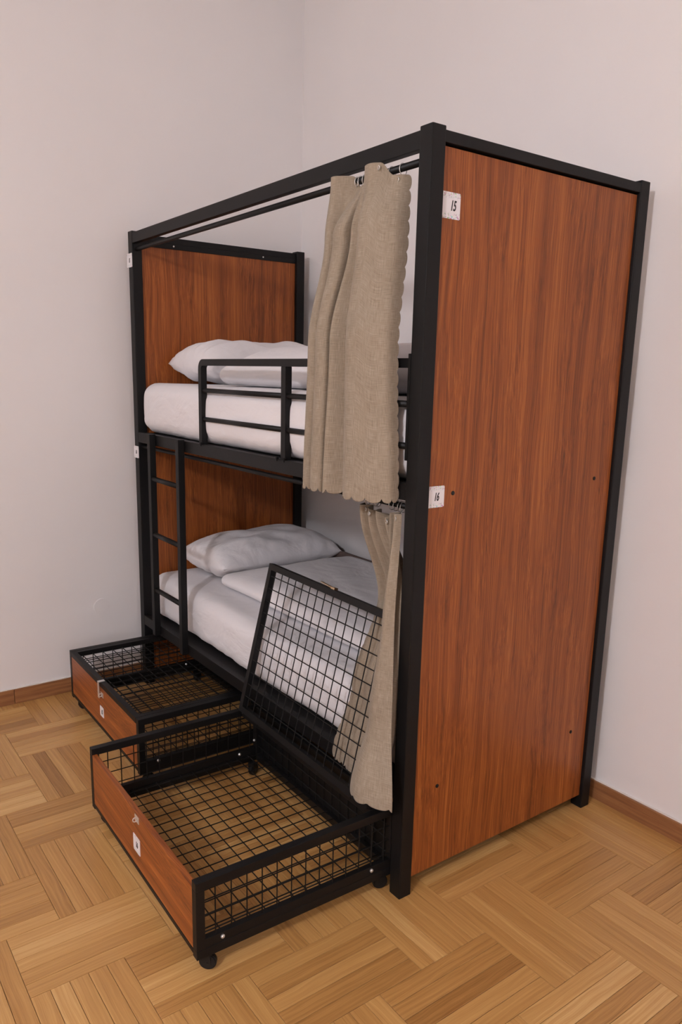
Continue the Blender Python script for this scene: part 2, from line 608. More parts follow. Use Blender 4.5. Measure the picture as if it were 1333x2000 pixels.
# ------------------------------------------------------------------ the room
def setting():
    t = 0.12
    def wall(name, side, label):
        """Slab along one side of the room, with its window openings left free."""
        along_x = side in ('back', 'front')
        lo, hi = (ROOM_X0 - t, ROOM_X1 + t) if along_x else (ROOM_Y0, ROOM_Y1)
        c = {'left': ROOM_X0 - t / 2, 'right': ROOM_X1 + t / 2, 'back': ROOM_Y1 + t / 2, 'front': ROOM_Y0 - t / 2}[side]
        bm = bmesh.new()

        def slab(a, b, z0, z1):
            loc = ((a + b) / 2, c, (z0 + z1) / 2) if along_x else (c, (a + b) / 2, (z0 + z1) / 2)
            dim = (b - a, t, z1 - z0, 1) if along_x else (t, b - a, z1 - z0, 1)
            bmesh.ops.create_cube(bm, size=1.0, matrix=Matrix.Translation(loc) @ Matrix.Diagonal(dim))
        at = lo
        for w, a, b, z0, z1 in FILL_WINDOWS:
            if w == side:
                slab(at, a, -0.02, ROOM_Z1)
                slab(a, b, -0.02, z0)
                slab(a, b, z1, ROOM_Z1)
                at = b
        slab(at, hi, -0.02, ROOM_Z1)
        tag(bm_obj(name, bm, 'wall'), label, 'wall', kind='structure')
    wall('wall_left', 'left', 'pale pinkish white wall on the left behind the foot end')
    wall('wall_back', 'back', 'pale pinkish white wall along the long side of the bunk bed')
    wall('wall_right', 'right', 'pale wall on the right outside the picture')
    wall('wall_front', 'front', 'pale wall behind the camera')
    for k, (w_, a, b, z0, z1) in enumerate(FILL_WINDOWS):
        rz = {'left': math.pi / 2, 'right': math.pi / 2, 'front': 0.0}[w_]
        c = {'left': (ROOM_X0 - 0.06, (a + b) / 2, z0), 'right': (ROOM_X1 + 0.06, (a + b) / 2, z0),
             'front': ((a + b) / 2, ROOM_Y0 - 0.06, z0)}[w_]
        w = empty('window_%d' % (k + 1), c, rz)  # unseen window, added to carry the fill light
        tag(w, 'tall white framed fill window added in the %s wall outside the picture' % w_, 'window', kind='structure')
        hw, h = (b - a) / 2, z1 - z0
        for bb in ((-hw, -hw + 0.06, -0.03, 0.03, 0, h), (hw - 0.06, hw, -0.03, 0.03, 0, h),
                   (-hw + 0.06, hw - 0.06, -0.03, 0.03, 0, 0.06), (-hw + 0.06, hw - 0.06, -0.03, 0.03, h - 0.06, h),
                   (-0.03, 0.03, -0.03, 0.03, 0.06, h - 0.06)):
            box('window_frame', bb, 'window_paint', w)
    lamp = empty('pendant_lamp', (LAMP[0], LAMP[1], LAMP[2] - LAMP[3]))
    tag(lamp, 'white globe lamp hanging from the ceiling behind the camera', 'lamp')
    bm = bmesh.new()
    bmesh.ops.create_uvsphere(bm, u_segments=32, v_segments=20, radius=LAMP[3])
    bm_obj('globe', bm, 'lamp_glow', lamp, (0, 0, LAMP[3]), True)
    rod('cord', (0, 0, 2 * LAMP[3]), (0, 0, ROOM_Z1 - LAMP[2] + LAMP[3] - 0.03), 0.004, 'window_paint', lamp)
    rod('ceiling_rose', (0, 0, ROOM_Z1 - LAMP[2] + LAMP[3] - 0.03), (0, 0, ROOM_Z1 - LAMP[2] + LAMP[3]), 0.05, 'window_paint', lamp)
    ce = box('ceiling', (ROOM_X0 - t, ROOM_X1 + t, ROOM_Y0 - t, ROOM_Y1 + t, ROOM_Z1, ROOM_Z1 + 0.1), 'ceiling', bev=0)
    tag(ce, 'plain white ceiling above the picture', 'ceiling', kind='structure')

    # skirting boards with a bead of caulk on top
    H, D = 0.073, 0.016
    bl = box('baseboard_left', (ROOM_X0, ROOM_X0 + D, -0.626, ROOM_Y1 - D, 0, H), 'board', bev=0.002)
    tag(bl, 'brown wooden skirting board along the left wall', 'baseboard', kind='structure')
    p = box('board', (ROOM_X0, ROOM_X0 + D, ROOM_Y0, -0.628, 0, H + 0.001), 'board', bev=0.002)
    p.parent = bl
    p.location = Vector(p.location) - Vector(bl.location)
    q = box('caulk_bead', (ROOM_X0, ROOM_X0 + 0.008, ROOM_Y0, ROOM_Y1, H, H + 0.004), 'caulk', bev=0.001)
    q.parent = bl
    q.location = Vector(q.location) - Vector(bl.location)
    bb = box('baseboard_back', (ROOM_X0 + D, ROOM_X1, ROOM_Y1 - D, ROOM_Y1, 0, H), 'board', bev=0.002)
    tag(bb, 'brown wooden skirting board along the back wall', 'baseboard', kind='structure')
    q = box('caulk_bead', (ROOM_X0 + D, ROOM_X1, ROOM_Y1 - 0.008, ROOM_Y1, H, H + 0.004), 'caulk', bev=0.001)
    q.parent = bb
    q.location = Vector(q.location) - Vector(bb.location)


def project(p):
    d = Vector(p) - CAM
    z = d.dot(FWD)
    if z < 0.05:
        return None
    return (IMG_W / 2 + PP_DX + F_PX * d.dot(RIGHT) / z, IMG_H / 2 + PP_DY - F_PX * d.dot(UP) / z, z)


def parquet():
    """Oak strips in blocks of five, the blocks laid as a herringbone."""
    fl = box('floor', (ROOM_X0 - 0.1, ROOM_X1 + 0.1, ROOM_Y0 - 0.1, ROOM_Y1 + 0.1, -0.06, -0.0105), 'subfloor', bev=0)
    tag(fl, 'honey coloured oak parquet laid in blocks of five strips', 'floor', kind='structure')
    PL, PW = 0.406, 0.0508
    BW = PW * 5
    rng = random.Random(11)
    planks = []          # (cx, cy, rot90, tone)
    for a in range(-40, 41):
        for c in range(-14, 15):
            ox, oy = 0.099 + a * BW + c * PL, 0.120 + a * BW - c * PL
            for kind in (0, 1):
                if kind == 0:
                    bx0, by0 = ox, oy
                    w, h = PL, BW
                else:
                    bx0, by0 = ox + PL, oy + BW - PL
                    w, h = BW, PL
                if bx0 + w < ROOM_X0 + 0.0 or bx0 > ROOM_X1 or by0 + h < ROOM_Y0 or by0 > ROOM_Y1:
                    continue
                base = rng.gauss(0.5, 0.09)
                for k in range(5):
                    if kind == 0:
                        cx, cy = bx0 + PL / 2, by0 + (k + 0.5) * PW
                    else:
                        cx, cy = bx0 + (k + 0.5) * PW, by0 + PL / 2
                    planks.append((cx, cy, kind, min(1, max(0, base + rng.gauss(0, 0.17)))))

    def geo(off, tone, dz):
        """one strip: local x along the grain, worn bevelled top edges"""
        l, w, h, e = PL / 2 - 0.0006, PW / 2 - 0.0006, 0.011, 0.0009
        vs = []
        for z, ins in ((-h, 0.0), (-e, 0.0), (dz, e)):
            for sx, sy in ((-1, -1), (1, -1), (1, 1), (-1, 1)):
                vs.append((sx * (l - ins), sy * (w - ins), z))
        fs = [(8, 9, 10, 11)]
        for r in (0, 4):
            for i in range(4):
                j = (i + 1) % 4
                fs.append((r + i, r + j, r + 4 + j, r + 4 + i))
        gr = [(v[0] + off[0], v[1] + off[1], off[2]) for v in vs]
        return vs, fs, gr

    def finish(me, gr, tones):
        at = me.attributes.new('grain', 'FLOAT_VECTOR', 'POINT')
        at.data.foreach_set('vector', [x for g in gr for x in g])
        at = me.attributes.new('tone', 'FLOAT', 'POINT')
        at.data.foreach_set('value', tones)
        me.materials.append(M['oak'])

    pool = []
    for k in range(60):
        tone = (k + 0.5) / 60
        off = (rng.uniform(-40, 40), rng.uniform(-40, 40), 0.0)
        vs, fs, gr = geo(off, tone, rng.uniform(-0.0003, 0.0))
        me = bpy.data.meshes.new('plank')
        me.from_pydata(vs, [], fs)
        finish(me, gr, [tone] * len(vs))
        pool.append(me)

    def seen(p):
        """size of the strip inside the frame"""
        cx, cy, kind, _ = p
        n = 0
        for s in (-0.5, -0.25, 0, 0.25, 0.5):
            q = project((cx + (s * PL if kind == 0 else 0), cy + (s * PL if kind == 1 else 0), 0))
            if q and 0 <= q[0] <= IMG_W and 0 <= q[1] <= IMG_H:
                n += 1 / q[2] ** 2
        # hidden below the bunk
        if -1.95 < cx < -0.15 and 0.15 < cy:
            n *= 0.05
        return n

    def clip(p):
        cx, cy, kind, _ = p
        hx, hy = (PL / 2, PW / 2) if kind == 0 else (PW / 2, PL / 2)
        return cx - hx >= ROOM_X0 - 0.001 and cx + hx <= ROOM_X1 and cy - hy >= ROOM_Y0 and cy + hy <= ROOM_Y1

    planks.sort(key=seen, reverse=True)
    rest_v, rest_f, rest_g, rest_t = [], [], [], []
    made = 0
    for p in planks:
        cx, cy, kind, tone = p
        if made < 300 and seen(p) > 0 and clip(p):
            me = pool[min(59, int(tone * 60))]
            o = bpy.data.objects.new('plank', me)
            o.parent = fl
            o.location = Vector((cx, cy, 0)) - Vector(fl.location)
            o.rotation_euler = (0, 0, kind * math.pi / 2 + rng.choice((0, math.pi)))
            COL.objects.link(o)
            made += 1
            continue
        off = (rng.uniform(-40, 40), rng.uniform(-40, 40), 0.0)
        vs, fs, gr = geo(off, tone, 0.0)
        b = len(rest_v)
        for v in vs:
            x, y = (cx + v[0], cy + v[1]) if kind == 0 else (cx - v[1], cy + v[0])
            x = min(max(x, ROOM_X0), ROOM_X1)
            y = min(max(y, ROOM_Y0), ROOM_Y1)
            rest_v.append((x - fl.location.x, y - fl.location.y, v[2] - fl.location.z))
        rest_f += [tuple(b + i for i in f) for f in fs]
        rest_g += gr
        rest_t += [tone] * len(vs)
    me = bpy.data.meshes.new('plank_remainder')
    me.from_pydata(rest_v, [], rest_f)
    finish(me, rest_g, rest_t)
    o = bpy.data.objects.new('parquet_remainder', me)
    o.parent = fl
    o['kind'] = 'stuff'
    COL.objects.link(o)


# ------------------------------------------------------------------ bunk bed
BL, BW_, BH, PS = 2.06, 0.965, 2.237, 0.048      # length, width, height, post size
UP_Z0, UP_Z1 = 1.262, 1.311                      # upper front rail
LO_Z0, LO_Z1 = 0.328, 0.377                      # lower front rail
ROD_Y = 0.024


def number_card(parent, centre, face, text, size=0.066, tsize=0.030, tilt=0.0, label=None, dx=0.0):
    """A thin card; face '+x' looks along +x, '-y' looks along -y."""
    bm = bmesh.new()
    t = 0.0012
    bmesh.ops.create_cube(bm, size=1.0)
    bmesh.ops.scale(bm, vec=(size, t, size), verts=bm.verts)
    bmesh.ops.bevel(bm, geom=[e for e in bm.edges if abs(e.verts[0].co.y - e.verts[1].co.y) > t / 2],
                    offset=0.002, segments=2, affect='EDGES')
    c = bm_obj('number_card', bm, 'card', parent, centre)
    c.rotation_euler = (0, tilt, 0) if face == '-y' else (0, 0, math.pi / 2)
    if face == '+x' and tilt:
        c.rotation_euler = (Matrix.Rotation(math.pi / 2, 3, 'Z') @ Matrix.Rotation(tilt, 3, 'Y')).to_euler()
    text_obj('number', text, tsize, 'ink', c, (dx, -t / 2 - 0.0003, -0.001), (math.pi / 2, 0, 0))
    if label:
        c['label'] = label
    return c


def bolt_head(parent, loc, axis, r=0.006, mat='chrome', name='bolt', h=0.006):
    bm = bmesh.new()
    a = Vector(axis).normalized()
    add_cyl(bm, (0, 0, 0), a * h * 0.6, r, 12)
    add_cyl(bm, a * h * 0.6, a * h, r * 0.95, 12, r * 0.55)
    return bm_obj(name, bm, mat, parent, loc)


def bunk_bed():
    bed = empty('bunk_bed', (0, 0, 0))
    tag(bed, 'black steel bunk bed with reddish wood end panels and curtain rods', 'bunk bed')
    for x0 in (-BL, -PS):
        for y0 in (0.0, BW_ - PS):
            box('post', (x0, x0 + PS, y0, y0 + PS, 0, BH), 'steel', bed, 0.003)
    # long rails
    box('top_rail', (-BL + PS, -PS, 0.0015, 0.027, 2.182, 2.228), 'steel', bed, 0.002)
    box('bed_rail', (-BL + PS, -PS, 0.0005, 0.030, UP_Z0, UP_Z1), 'steel', bed, 0.002)
    box('bed_rail', (-BL + PS, -PS, 0.0005, 0.030, LO_Z0, LO_Z1), 'steel', bed, 0.002)
    box('bed_rail', (-BL + PS, -PS, BW_ - 0.030, BW_, UP_Z0, UP_Z1), 'steel', bed, 0.002)
    box('bed_rail', (-BL + PS, -PS, BW_ - 0.030, BW_, LO_Z0, LO_Z1), 'steel', bed, 0.002)
    # boards that carry the mattresses
    for z in (UP_Z0, LO_Z0):
        box('mattress_board', (-BL + PS + 0.004, -PS - 0.004, 0.031, BW_ - 0.031, z + 0.026, z + 0.044), 'steel', bed, 0.001)
    box('back_board', (-BL + PS + 0.002, -PS - 0.002, BW_ - 0.046, BW_ - 0.031, LO_Z0 + 0.046, 0.690), 'taupe', bed)
    # ends: frame rails and the tall laminate panels between the posts
    for xo, xi, s in ((-0.002, -0.034, 1), (-BL + 0.002, -BL + 0.034, -1)):
        a, b = min(xo, xi), max(xo, xi)
        box('end_rail', (a, b, PS, BW_ - PS, 2.199, 2.228), 'steel', bed, 0.002)
        box('end_rail_lip', (min(xo - s * 0.030, xi), max(xo - s * 0.030, xi), PS, BW_ - PS, 2.176, 2.199), 'steel', bed, 0.001)
        c = xo - s * 0.010
        p = box('end_panel', (min(c, c - s * 0.018), max(c, c - s * 0.018), PS + 0.001, BW_ - PS - 0.001, 0.052, 2.193),
                'wood_v', bed, 0.001)
        if s == 1:
            for y, z in ((0.152, 1.277), (0.825, 1.276), (0.152, 0.339), (0.825, 0.338)):
                bolt_head(bed, (c, y, z), (1, 0, 0), 0.0065, 'plastic', 'bolt_cap', 0.003)
        else:
            for y in (0.215, 0.715):
                bolt_head(bed, (b, y, 2.190), (1, 0, 0), 0.004, 'chrome', 'screw', 0.003)
    # curtain rods
    rod('curtain_rod', (-BL + PS, ROD_Y, 2.158), (-PS, ROD_Y, 2.158), 0.0098, 'steel', bed)
    rod('curtain_rod', (-BL + PS, ROD_Y, 1.240), (-PS, ROD_Y, 1.240), 0.0085, 'steel', bed)
    # safety rail of the upper bunk: bent outer frame, middle post, two thin bars in each field
    gx0, gx1, gz1, gt = -1.352, -0.052, 1.656, 0.026
    gy0, gy1 = 0.002, 0.002 + gt
    bm = bmesh.new()
    r = 0.026
    path = [Vector((gx0 + gt / 2, 0, UP_Z1)), Vector((gx0 + gt / 2, 0, gz1 - gt / 2 - r))]
    for k in range(1, 7):
        a = math.pi - k * math.pi / 12
        path.append(Vector((gx0 + gt / 2 + r + r * math.cos(a), 0, gz1 - gt / 2 - r + r * math.sin(a))))
    path.append(Vector((gx1 - 0.006, 0, gz1 - gt / 2)))
    rows = []
    for i, p in enumerate(path):
        d = (path[min(i + 1, len(path) - 1)] - path[max(i - 1, 0)]).normalized()
        n = Vector((-d.z, 0, d.x))
        rows.append([bm.verts.new(p + n * sx * gt / 2 + Vector((0, gy0 + gt / 2 + sy * gt / 2, 0)))
                     for sx, sy in ((-1, -1), (1, -1), (1, 1), (-1, 1))])
    for a, b in zip(rows, rows[1:]):
        for i in range(4):
            bm.faces.new((a[i], a[(i + 1) % 4], b[(i + 1) % 4], b[i]))
    bm.faces.new(rows[0])
    bm.faces.new(rows[-1])
    bm_obj('guard_frame', bm, 'steel', bed)
    mx = -0.715
    box('guard_post', (mx, mx + 0.030, gy0, gy1, UP_Z1, gz1 - gt), 'steel', bed, 0.002)
    box('guard_bracket', (gx1 - 0.006, -PS - 0.0005, gy0 - 0.002, gy1 + 0.008, 1.375, 1.668), 'steel', bed, 0.001)
    for z in (1.531, 1.414):
        for a, b in ((gx0 + gt, mx), (mx + 0.030, gx1 - 0.006)):
            rod('guard_bar', (a, gy0 + gt / 2, z), (b, gy0 + gt / 2, z), 0.0095, 'steel', bed)
    for x in (gx0 + gt + 0.004, mx + 0.034, mx - 0.012):
        bm = bmesh.new()
        add_cyl(bm, (0, 0, 0), (0, -0.008, 0), 0.005, 10)
        bmesh.ops.create_cube(bm, size=1, matrix=Matrix.Translation((0.0, -0.006, -0.004)) @ Matrix.Diagonal((0.005, 0.004, 0.014, 1)))
        bm_obj('wing_screw', bm, 'steel', bed, (x, 0.0, UP_Z1 + 0.004))
    # ladder hooked on both front rails
    for x in (-1.832, -1.522):
        box('ladder_upright', (x, x + 0.030, -0.0305, -0.0005, 0.335, 1.316), 'steel', bed, 0.002)
    for z in (1.108, 0.840, 0.566):
        rod('ladder_rung', (-1.802, -0.0155, z), (-1.522, -0.0155, z), 0.0115, 'steel', bed)
    # number cards
    number_card(bed, (-0.0112, 0.0885, 2.0515), '+x', '15', 0.066, 0.036, tilt=0.0,
                label='white number card reading 15', dx=0.006)
    number_card(bed, (-0.0112, 0.086, 1.271), '+x', '16', 0.062, 0.033, tilt=0.0,
                label='white number card reading 16', dx=0.0)
    number_card(bed, (-2.046, -0.0008, 2.108), '-y', '15', 0.062, 0.026, label='number card on the far front post')
    number_card(bed, (-2.041, -0.0008, 1.212), '-y', '16', 0.058, 0.026, label='lower number card on the far front post')
    return bed


# ------------------------------------------------------------------ bedding
def displaced(verts, scale, amp, seed):
    out = []
    for v in verts:
        n = noise.noise_vector(Vector((v[0] * scale[0] + seed, v[1] * scale[1], v[2] * scale[2])))
        out.append((v[0] + n.x * amp, v[1] + n.y * amp, v[2] + n.z * amp))
    return out


def mattress(z0, z1, y0, label):
    sx, sy, sz = 1.996, BW_ - 0.050 - y0, z1 - z0
    verts, faces = rounded_grid_box(sx, sy, sz, 0.062, 180, 40, 18)
    out = []
    for v in verts:
        b = 1.0 - (2 * v.z / sz) ** 2
        p = Vector(v)
        p.y += (0.010 if v.y < 0 else 0.0) * -b
        # pulled creases along the lower edge of the fitted sheet
        w = max(0.0, min(1.0, (-v.z / sz) * 2.2))
        cr = (noise.noise(Vector((v.x * 11 - v.z * 26, 3.1 + z0, v.z * 3))) * 0.005 + noise.noise(Vector((v.x * 26 - v.z * 50, 1.1 + z0, v.z * 3))) * 0.004) * w
        p.y += cr if v.y < 0 else 0
        p.z += noise.noise(Vector((v.x * 2.2, v.y * 2.5, z0))) * 0.004
        out.append(p)
    o = mesh_obj('mattress', out, faces, 'sheet', None, (-1.030, y0 + sy / 2, (z0 + z1) / 2), True)
    tag(o, label, 'mattress')
    return o


def pillow(centre, a, b, top, bot, rz, label, seed, tilt=0.0):
    n = 44
    verts, faces, idx = [], [], {}

    def outline(u, v):
        x = a * u * (1 - 0.10 * (1 - v * v) * abs(u) ** 3)
        y = b * v * (1 - 0.03 * (1 - u * u) * abs(v) ** 3 - 0.05 * abs(u) ** 6)
        return x, y
    for side in (1, -1):
        for i in range(n + 1):
            for j in range(n + 1):
                u, v = -1 + 2 * i / n, -1 + 2 * j / n
                rim = i in (0, n) or j in (0, n)
                key = (0 if rim else side, i, j)
                if key in idx:
                    continue
                x, y = outline(u, v)
                h = (1 - abs(u) ** 2.6) ** 0.60 * (1 - abs(v) ** 5.0) ** 0.50
                z = h * (top if side > 0 else -bot)
                w = (1 - u * u) * (1 - v * v)
                z += noise.noise(Vector((u * 3 + seed, v * 3, side))) * 0.022 * h
                # gathered creases running in from the short seams
                edge = max(abs(v) ** 4, abs(u) ** 4) * (0 if rim else 1)
                z += math.sin((u if abs(v) > abs(u) else v) * 34 + seed + noise.noise(Vector((u * 5, v * 5, seed))) * 4) * 0.006 * edge * h ** 0.5
                idx[key] = len(verts)
                verts.append((x, y, z))

    def vid(side, i, j):
        rim = i in (0, n) or j in (0, n)
        return idx[(0 if rim else side, i, j)]
    for i in range(n):
        for j in range(n):
            faces.append((vid(1, i, j), vid(1, i + 1, j), vid(1, i + 1, j + 1), vid(1, i, j + 1)))
            faces.append((vid(-1, i, j), vid(-1, i, j + 1), vid(-1, i + 1, j + 1), vid(-1, i + 1, j)))
    o = mesh_obj('pillow', verts, faces, 'pillowcase', None, centre, True)
    o.rotation_euler = (0, tilt, rz)
    tag(o, label, 'pillow', 'pillows at the far end of the bunks')
    return o


def duvet(x0, x1, y0, y1, z0, h_front, h_back, label, seed):
    """Folded white quilt with a soft rounded rim, fuller towards its middle."""
    sx, sy, sz = x1 - x0, y1 - y0, 0.10
    verts, faces = rounded_grid_box(sx, sy, sz, 0.048, 84, 44, 8)
    out = []
    for v in verts:
        fx, fy = v.x / sx + 0.5, v.y / sy + 0.5
        s = v.z / sz + 0.5
        e = min(1, fx / 0.10) * min(1, (1 - fx) / 0.05)
        ey = min(1, fy / 0.32)
        e = e * e * (3 - 2 * e)
        ey = ey * (2 - ey)
        h = h_front + (h_back - h_front) * e * ey
        h += 0.010 * noise.noise(Vector((v.x * 3.0 + seed, v.y * 3.5, 0)))
        h += 0.006 * noise.noise(Vector((v.x * 4 + v.y * 9 + seed, v.y * 2, 2.0))) * e
        z = z0 + 0.001 + s * h
        w = noise.noise(Vector((v.x * 2.6, seed, s))) * 0.014
        y = v.y + (w if v.y < 0 else 0)
        x = v.x
        # left front corner droops to a soft tip
        if v.x < -sx / 2 + 0.3 and v.y < -sy / 2 + 0.3:
            k = (1 - (v.x + sx / 2) / 0.3) * (1 - (v.y + sy / 2) / 0.3)
            x -= 0.05 * k
            y -= 0.01 * k
        out.append((x, y, z))
    o = mesh_obj('duvet', out, faces, 'quilt', None, ((x0 + x1) / 2, (y0 + y1) / 2, 0), True)
    tag(o, label, 'duvet', 'folded duvets on the bunks')
    return o


# ------------------------------------------------------------------ curtains
SCALLOP = 0.040


def scallop(s):
    f = (s / SCALLOP) % 1.0
    return math.sqrt(max(0.0, 1 - (2 * f - 1) ** 2))


def curtain(table, z_top, z_bot, label, nu, nv, width, ring_us, rod_z, edges=(True, True)):
    """table: (z, control path [(x, y)]) rows; scalloped hem and side edges."""
    verts, weave, faces = [], [], []
    tab = sorted(table, key=lambda r: r[0])
    for j in range(nv + 1):
        for i in range(nu + 1):
            u = i / nu
            zt, zb = z_top(u), z_bot(u)
            s = u * width
            hem = zb - 0.013 * scallop(s)
            v = j / nv
            z = zt + (hem - zt) * v
            path = lerp_table(tab, z)
            x, y = catmull(path, u)
            d = (zt - z)
            # side edges bulge outward in scallops
            e = 0.008 * scallop(d)
            k = 0.0
            if u < 0.04 and edges[0]:
                k = -(1 - u / 0.04)
            if u > 0.96 and edges[1]:
                k = (u - 0.96) / 0.04
            if k:
                x2, y2 = catmull(path, min(1, u + 0.01))
                x1, y1 = catmull(path, max(0, u - 0.01))
                t = Vector((x2 - x1, y2 - y1))
                if t.length > 1e-6:
                    t.normalize()
                    x += t.x * e * k
                    y += t.y * e * k
            verts.append((x, y, z))
            weave.append((s, d, 0.0))
    for j in range(nv):
        for i in range(nu):
            a = j * (nu + 1) + i
            faces.append((a, a + 1, a + nu + 2, a + nu + 1))
    o = mesh_obj('curtain', verts, faces, 'linen', None, (0, 0, 0), True)
    at = o.data.attributes.new('weave', 'FLOAT_VECTOR', 'POINT')
    at.data.foreach_set('vector', [c for w in weave for c in w])
    # origin at the top of the cloth
    piv = Vector(verts[nu // 2])
    o.data.transform(Matrix.Translation(-piv))
    o.location = piv
    md = o.modifiers.new('cloth_thickness', 'SOLIDIFY')
    md.thickness = 0.0016
    md.offset = 0
    tag(o, label, 'curtain')
    for u in ring_us:
        path = lerp_table(tab, z_top(u))
        x, y = catmull(path, u)
        ze = z_top(u) - 0.014
        bm = bmesh.new()
        # ring round the rod
        torus_bm(bm, (x, ROD_Y, rod_z - 0.004), 0.0155, 0.0012, (1, 0.18, 0))
        ring = bm_obj('curtain_ring', bm, 'chrome', o, -piv, True)
        bm = bmesh.new()
        torus_bm(bm, (x + 0.004, y - 0.002, ze), 0.0055, 0.0016, (0.3, 1, 0))
        bm_obj('eyelet', bm, 'chrome', o, -piv, True)
    return o


def upper_curtain():
    # control path, left to right, as offsets across the cloth
    top = [(-.416, .000), (-.400, -.026), (-.376, -.028), (-.352, -.004), (-.326, .024), (-.300, .016), (-.272, .022),
           (-.250, -.016), (-.226, -.034), (-.196, -.036), (-.166, -.010), (-.132, .012), (-.118, .030)]
    upr = [(-.430, -.004), (-.412, -.036), (-.384, -.044), (-.362, -.010), (-.346, -.054), (-.304, -.048), (-.304, .006),
           (-.268, -.048), (-.240, -.034), (-.206, -.070), (-.154, -.062), (-.108, -.026), (-.102, .016)]
    mid = [(-.462, -.022), (-.450, -.066), (-.418, -.064), (-.396, -.018), (-.386, -.082), (-.338, -.078), (-.352, -.008),
           (-.308, -.086), (-.262, -.040), (-.216, -.096), (-.150, -.094), (-.094, -.058), (-.088, -.018)]
    bot = [(-.476, -.028), (-.466, -.068), (-.442, -.064), (-.420, -.020), (-.408, -.080), (-.360, -.074), (-.378, -.010),
           (-.328, -.088), (-.268, -.040), (-.208, -.100), (-.132, -.096), (-.070, -.052), (-.064, -.018)]
    tab = [(2.16, top), (2.00, upr), (1.70, mid), (1.24, bot)]

    def zt(u):
        z = 2.172
        z -= 0.032 * math.exp(-((u - 0.39) / 0.075) ** 4)
        k = min(1.0, max(0.0, (u - 0.80) / 0.08))
        z -= 0.034 * k * k * (3 - 2 * k)
        return z
    return curtain(tab, zt, lambda u: 1.258 + 0.010 * u, 'beige linen curtain with scalloped edges hanging from the top rod',
                   260, 260, 0.80, (0.31, 0.36, 0.42, 0.49, 0.79, 0.90), 2.158)


def lower_curtain():
    r1 = [(-.272, .034), (-.252, .000), (-.228, .032), (-.208, -.004), (-.186, .030), (-.170, -.004), (-.150, .034),
          (-.134, .000), (-.118, .030), (-.104, -.006), (-.090, .022), (-.078, -.012), (-.066, .006)]
    r2 = [(-.285, .112), (-.262, .098), (-.238, .118), (-.212, .098), (-.178, .116), (-.138, .100), (-.082, .102),
          (-.058, .062), (-.060, .022), (-.092, .006), (-.110, -.012), (-.082, -.032), (-.056, -.014)]
    r3 = [(-.315, .040), (-.290, .034), (-.262, .042), (-.232, .034), (-.198, .042), (-.150, .034), (-.088, .036),
          (-.058, .018), (-.062, -.016), (-.104, -.020), (-.130, -.036), (-.086, -.060), (-.024, -.038)]
    r4 = [(-.352, -.008), (-.324, -.014), (-.290, -.008), (-.252, -.016), (-.210, -.008), (-.160, -.014), (-.092, -.014),
          (-.064, -.034), (-.070, -.066), (-.118, -.074), (-.146, -.092), (-.070, -.122), (.034, -.074)]
    tab = [(1.215, r1), (0.90, r2), (0.60, r3), (0.345, r4)]

    def zt(u):
        return 1.220 - 0.010 * math.exp(-((u - 0.30) / 0.05) ** 2) - 0.022 * math.exp(-((u - 0.55) / 0.12) ** 2)

    def zb(u):
        return 0.352 - 0.022 * min(1, u / 0.4) + (0.028 if u > 0.62 else 0.028 * max(0, (u - 0.5) / 0.12))
    return curtain(tab, zt, zb, 'beige linen curtain of the lower bunk tucked around the raised drawer lid',
                   280, 240, 0.85, (0.12, 0.26, 0.30, 0.60, 0.70, 0.82, 0.90), 1.240, (True, False))


# ------------------------------------------------------------------ drawers under the bed
DW, DD, DZ0, DZ1 = 0.890, 0.690, 0.058, 0.292      # width, depth, frame bottom and top
TB = 0.026                                         # tube size
CELL = 0.0485
WR = 0.0021


def wire_grid(name, parent, a0, a1, b0, b1, plane, c, off_a=None, off_b=None):
    """Welded wire panel in the plane; a,b are the two in-plane extents, wires lie on two layers."""
    bm = bmesh.new()

    def P(a, b, d):
        if plane == 'z':
            return (a, b, c + d)
        if plane == 'x':
            return (c + d, a, b)
        return (a, c + d, b)
    a = a0 + (CELL * 0.5 if off_a is None else off_a)
    while a < a1 - 0.004:
        add_cyl(bm, P(a, b0, WR), P(a, b1, WR), WR, 6)
        a += CELL
    b = b0 + (CELL * 0.5 if off_b is None else off_b)
    while b < b1 - 0.004:
        add_cyl(bm, P(a0, b, -WR), P(a1, b, -WR), WR, 6)
        b += CELL
    return bm_obj(name, bm, 'wire', parent)


def caster(parent, x, y, rz):
    """Swivel caster, wheel resting on the floor."""
    r, w = 0.0245, 0.018
    bm = bmesh.new()
    add_cyl(bm, (0, 0, DZ0 - 0.002), (0, 0, DZ0 - 0.010), 0.016, 14)
    for s in (-1, 1):
        bmesh.ops.create_cube(bm, size=1.0, matrix=Matrix.Translation((0.006, s * (w / 2 + 0.003), 0.034)) @
                              Matrix.Diagonal((0.026, 0.003, 0.032, 1)))
    bmesh.ops.create_cube(bm, size=1.0, matrix=Matrix.Translation((0.006, 0, 0.0495)) @ Matrix.Diagonal((0.030, w + 0.009, 0.004, 1)))
    c = bm_obj('caster', bm, 'plastic', parent, (x, y, 0))
    c.rotation_euler = (0, 0, rz)
    bm = bmesh.new()
    add_cyl(bm, (0.010, -w / 2, r), (0.010, w / 2, r), r, 24)
    bmesh.ops.bevel(bm, geom=[e for e in bm.edges if len(e.link_faces) == 2 and
                              any(len(f.verts) > 4 for f in e.link_faces)], offset=0.003, segments=2, affect='EDGES')
    bm_obj('wheel', bm, 'plastic', c)
    bm = bmesh.new()
    add_cyl(bm, (0.010, -w / 2 - 0.006, r), (0.010, w / 2 + 0.006, r), 0.004, 10)
    bm_obj('axle', bm, 'plastic', c)
    return c


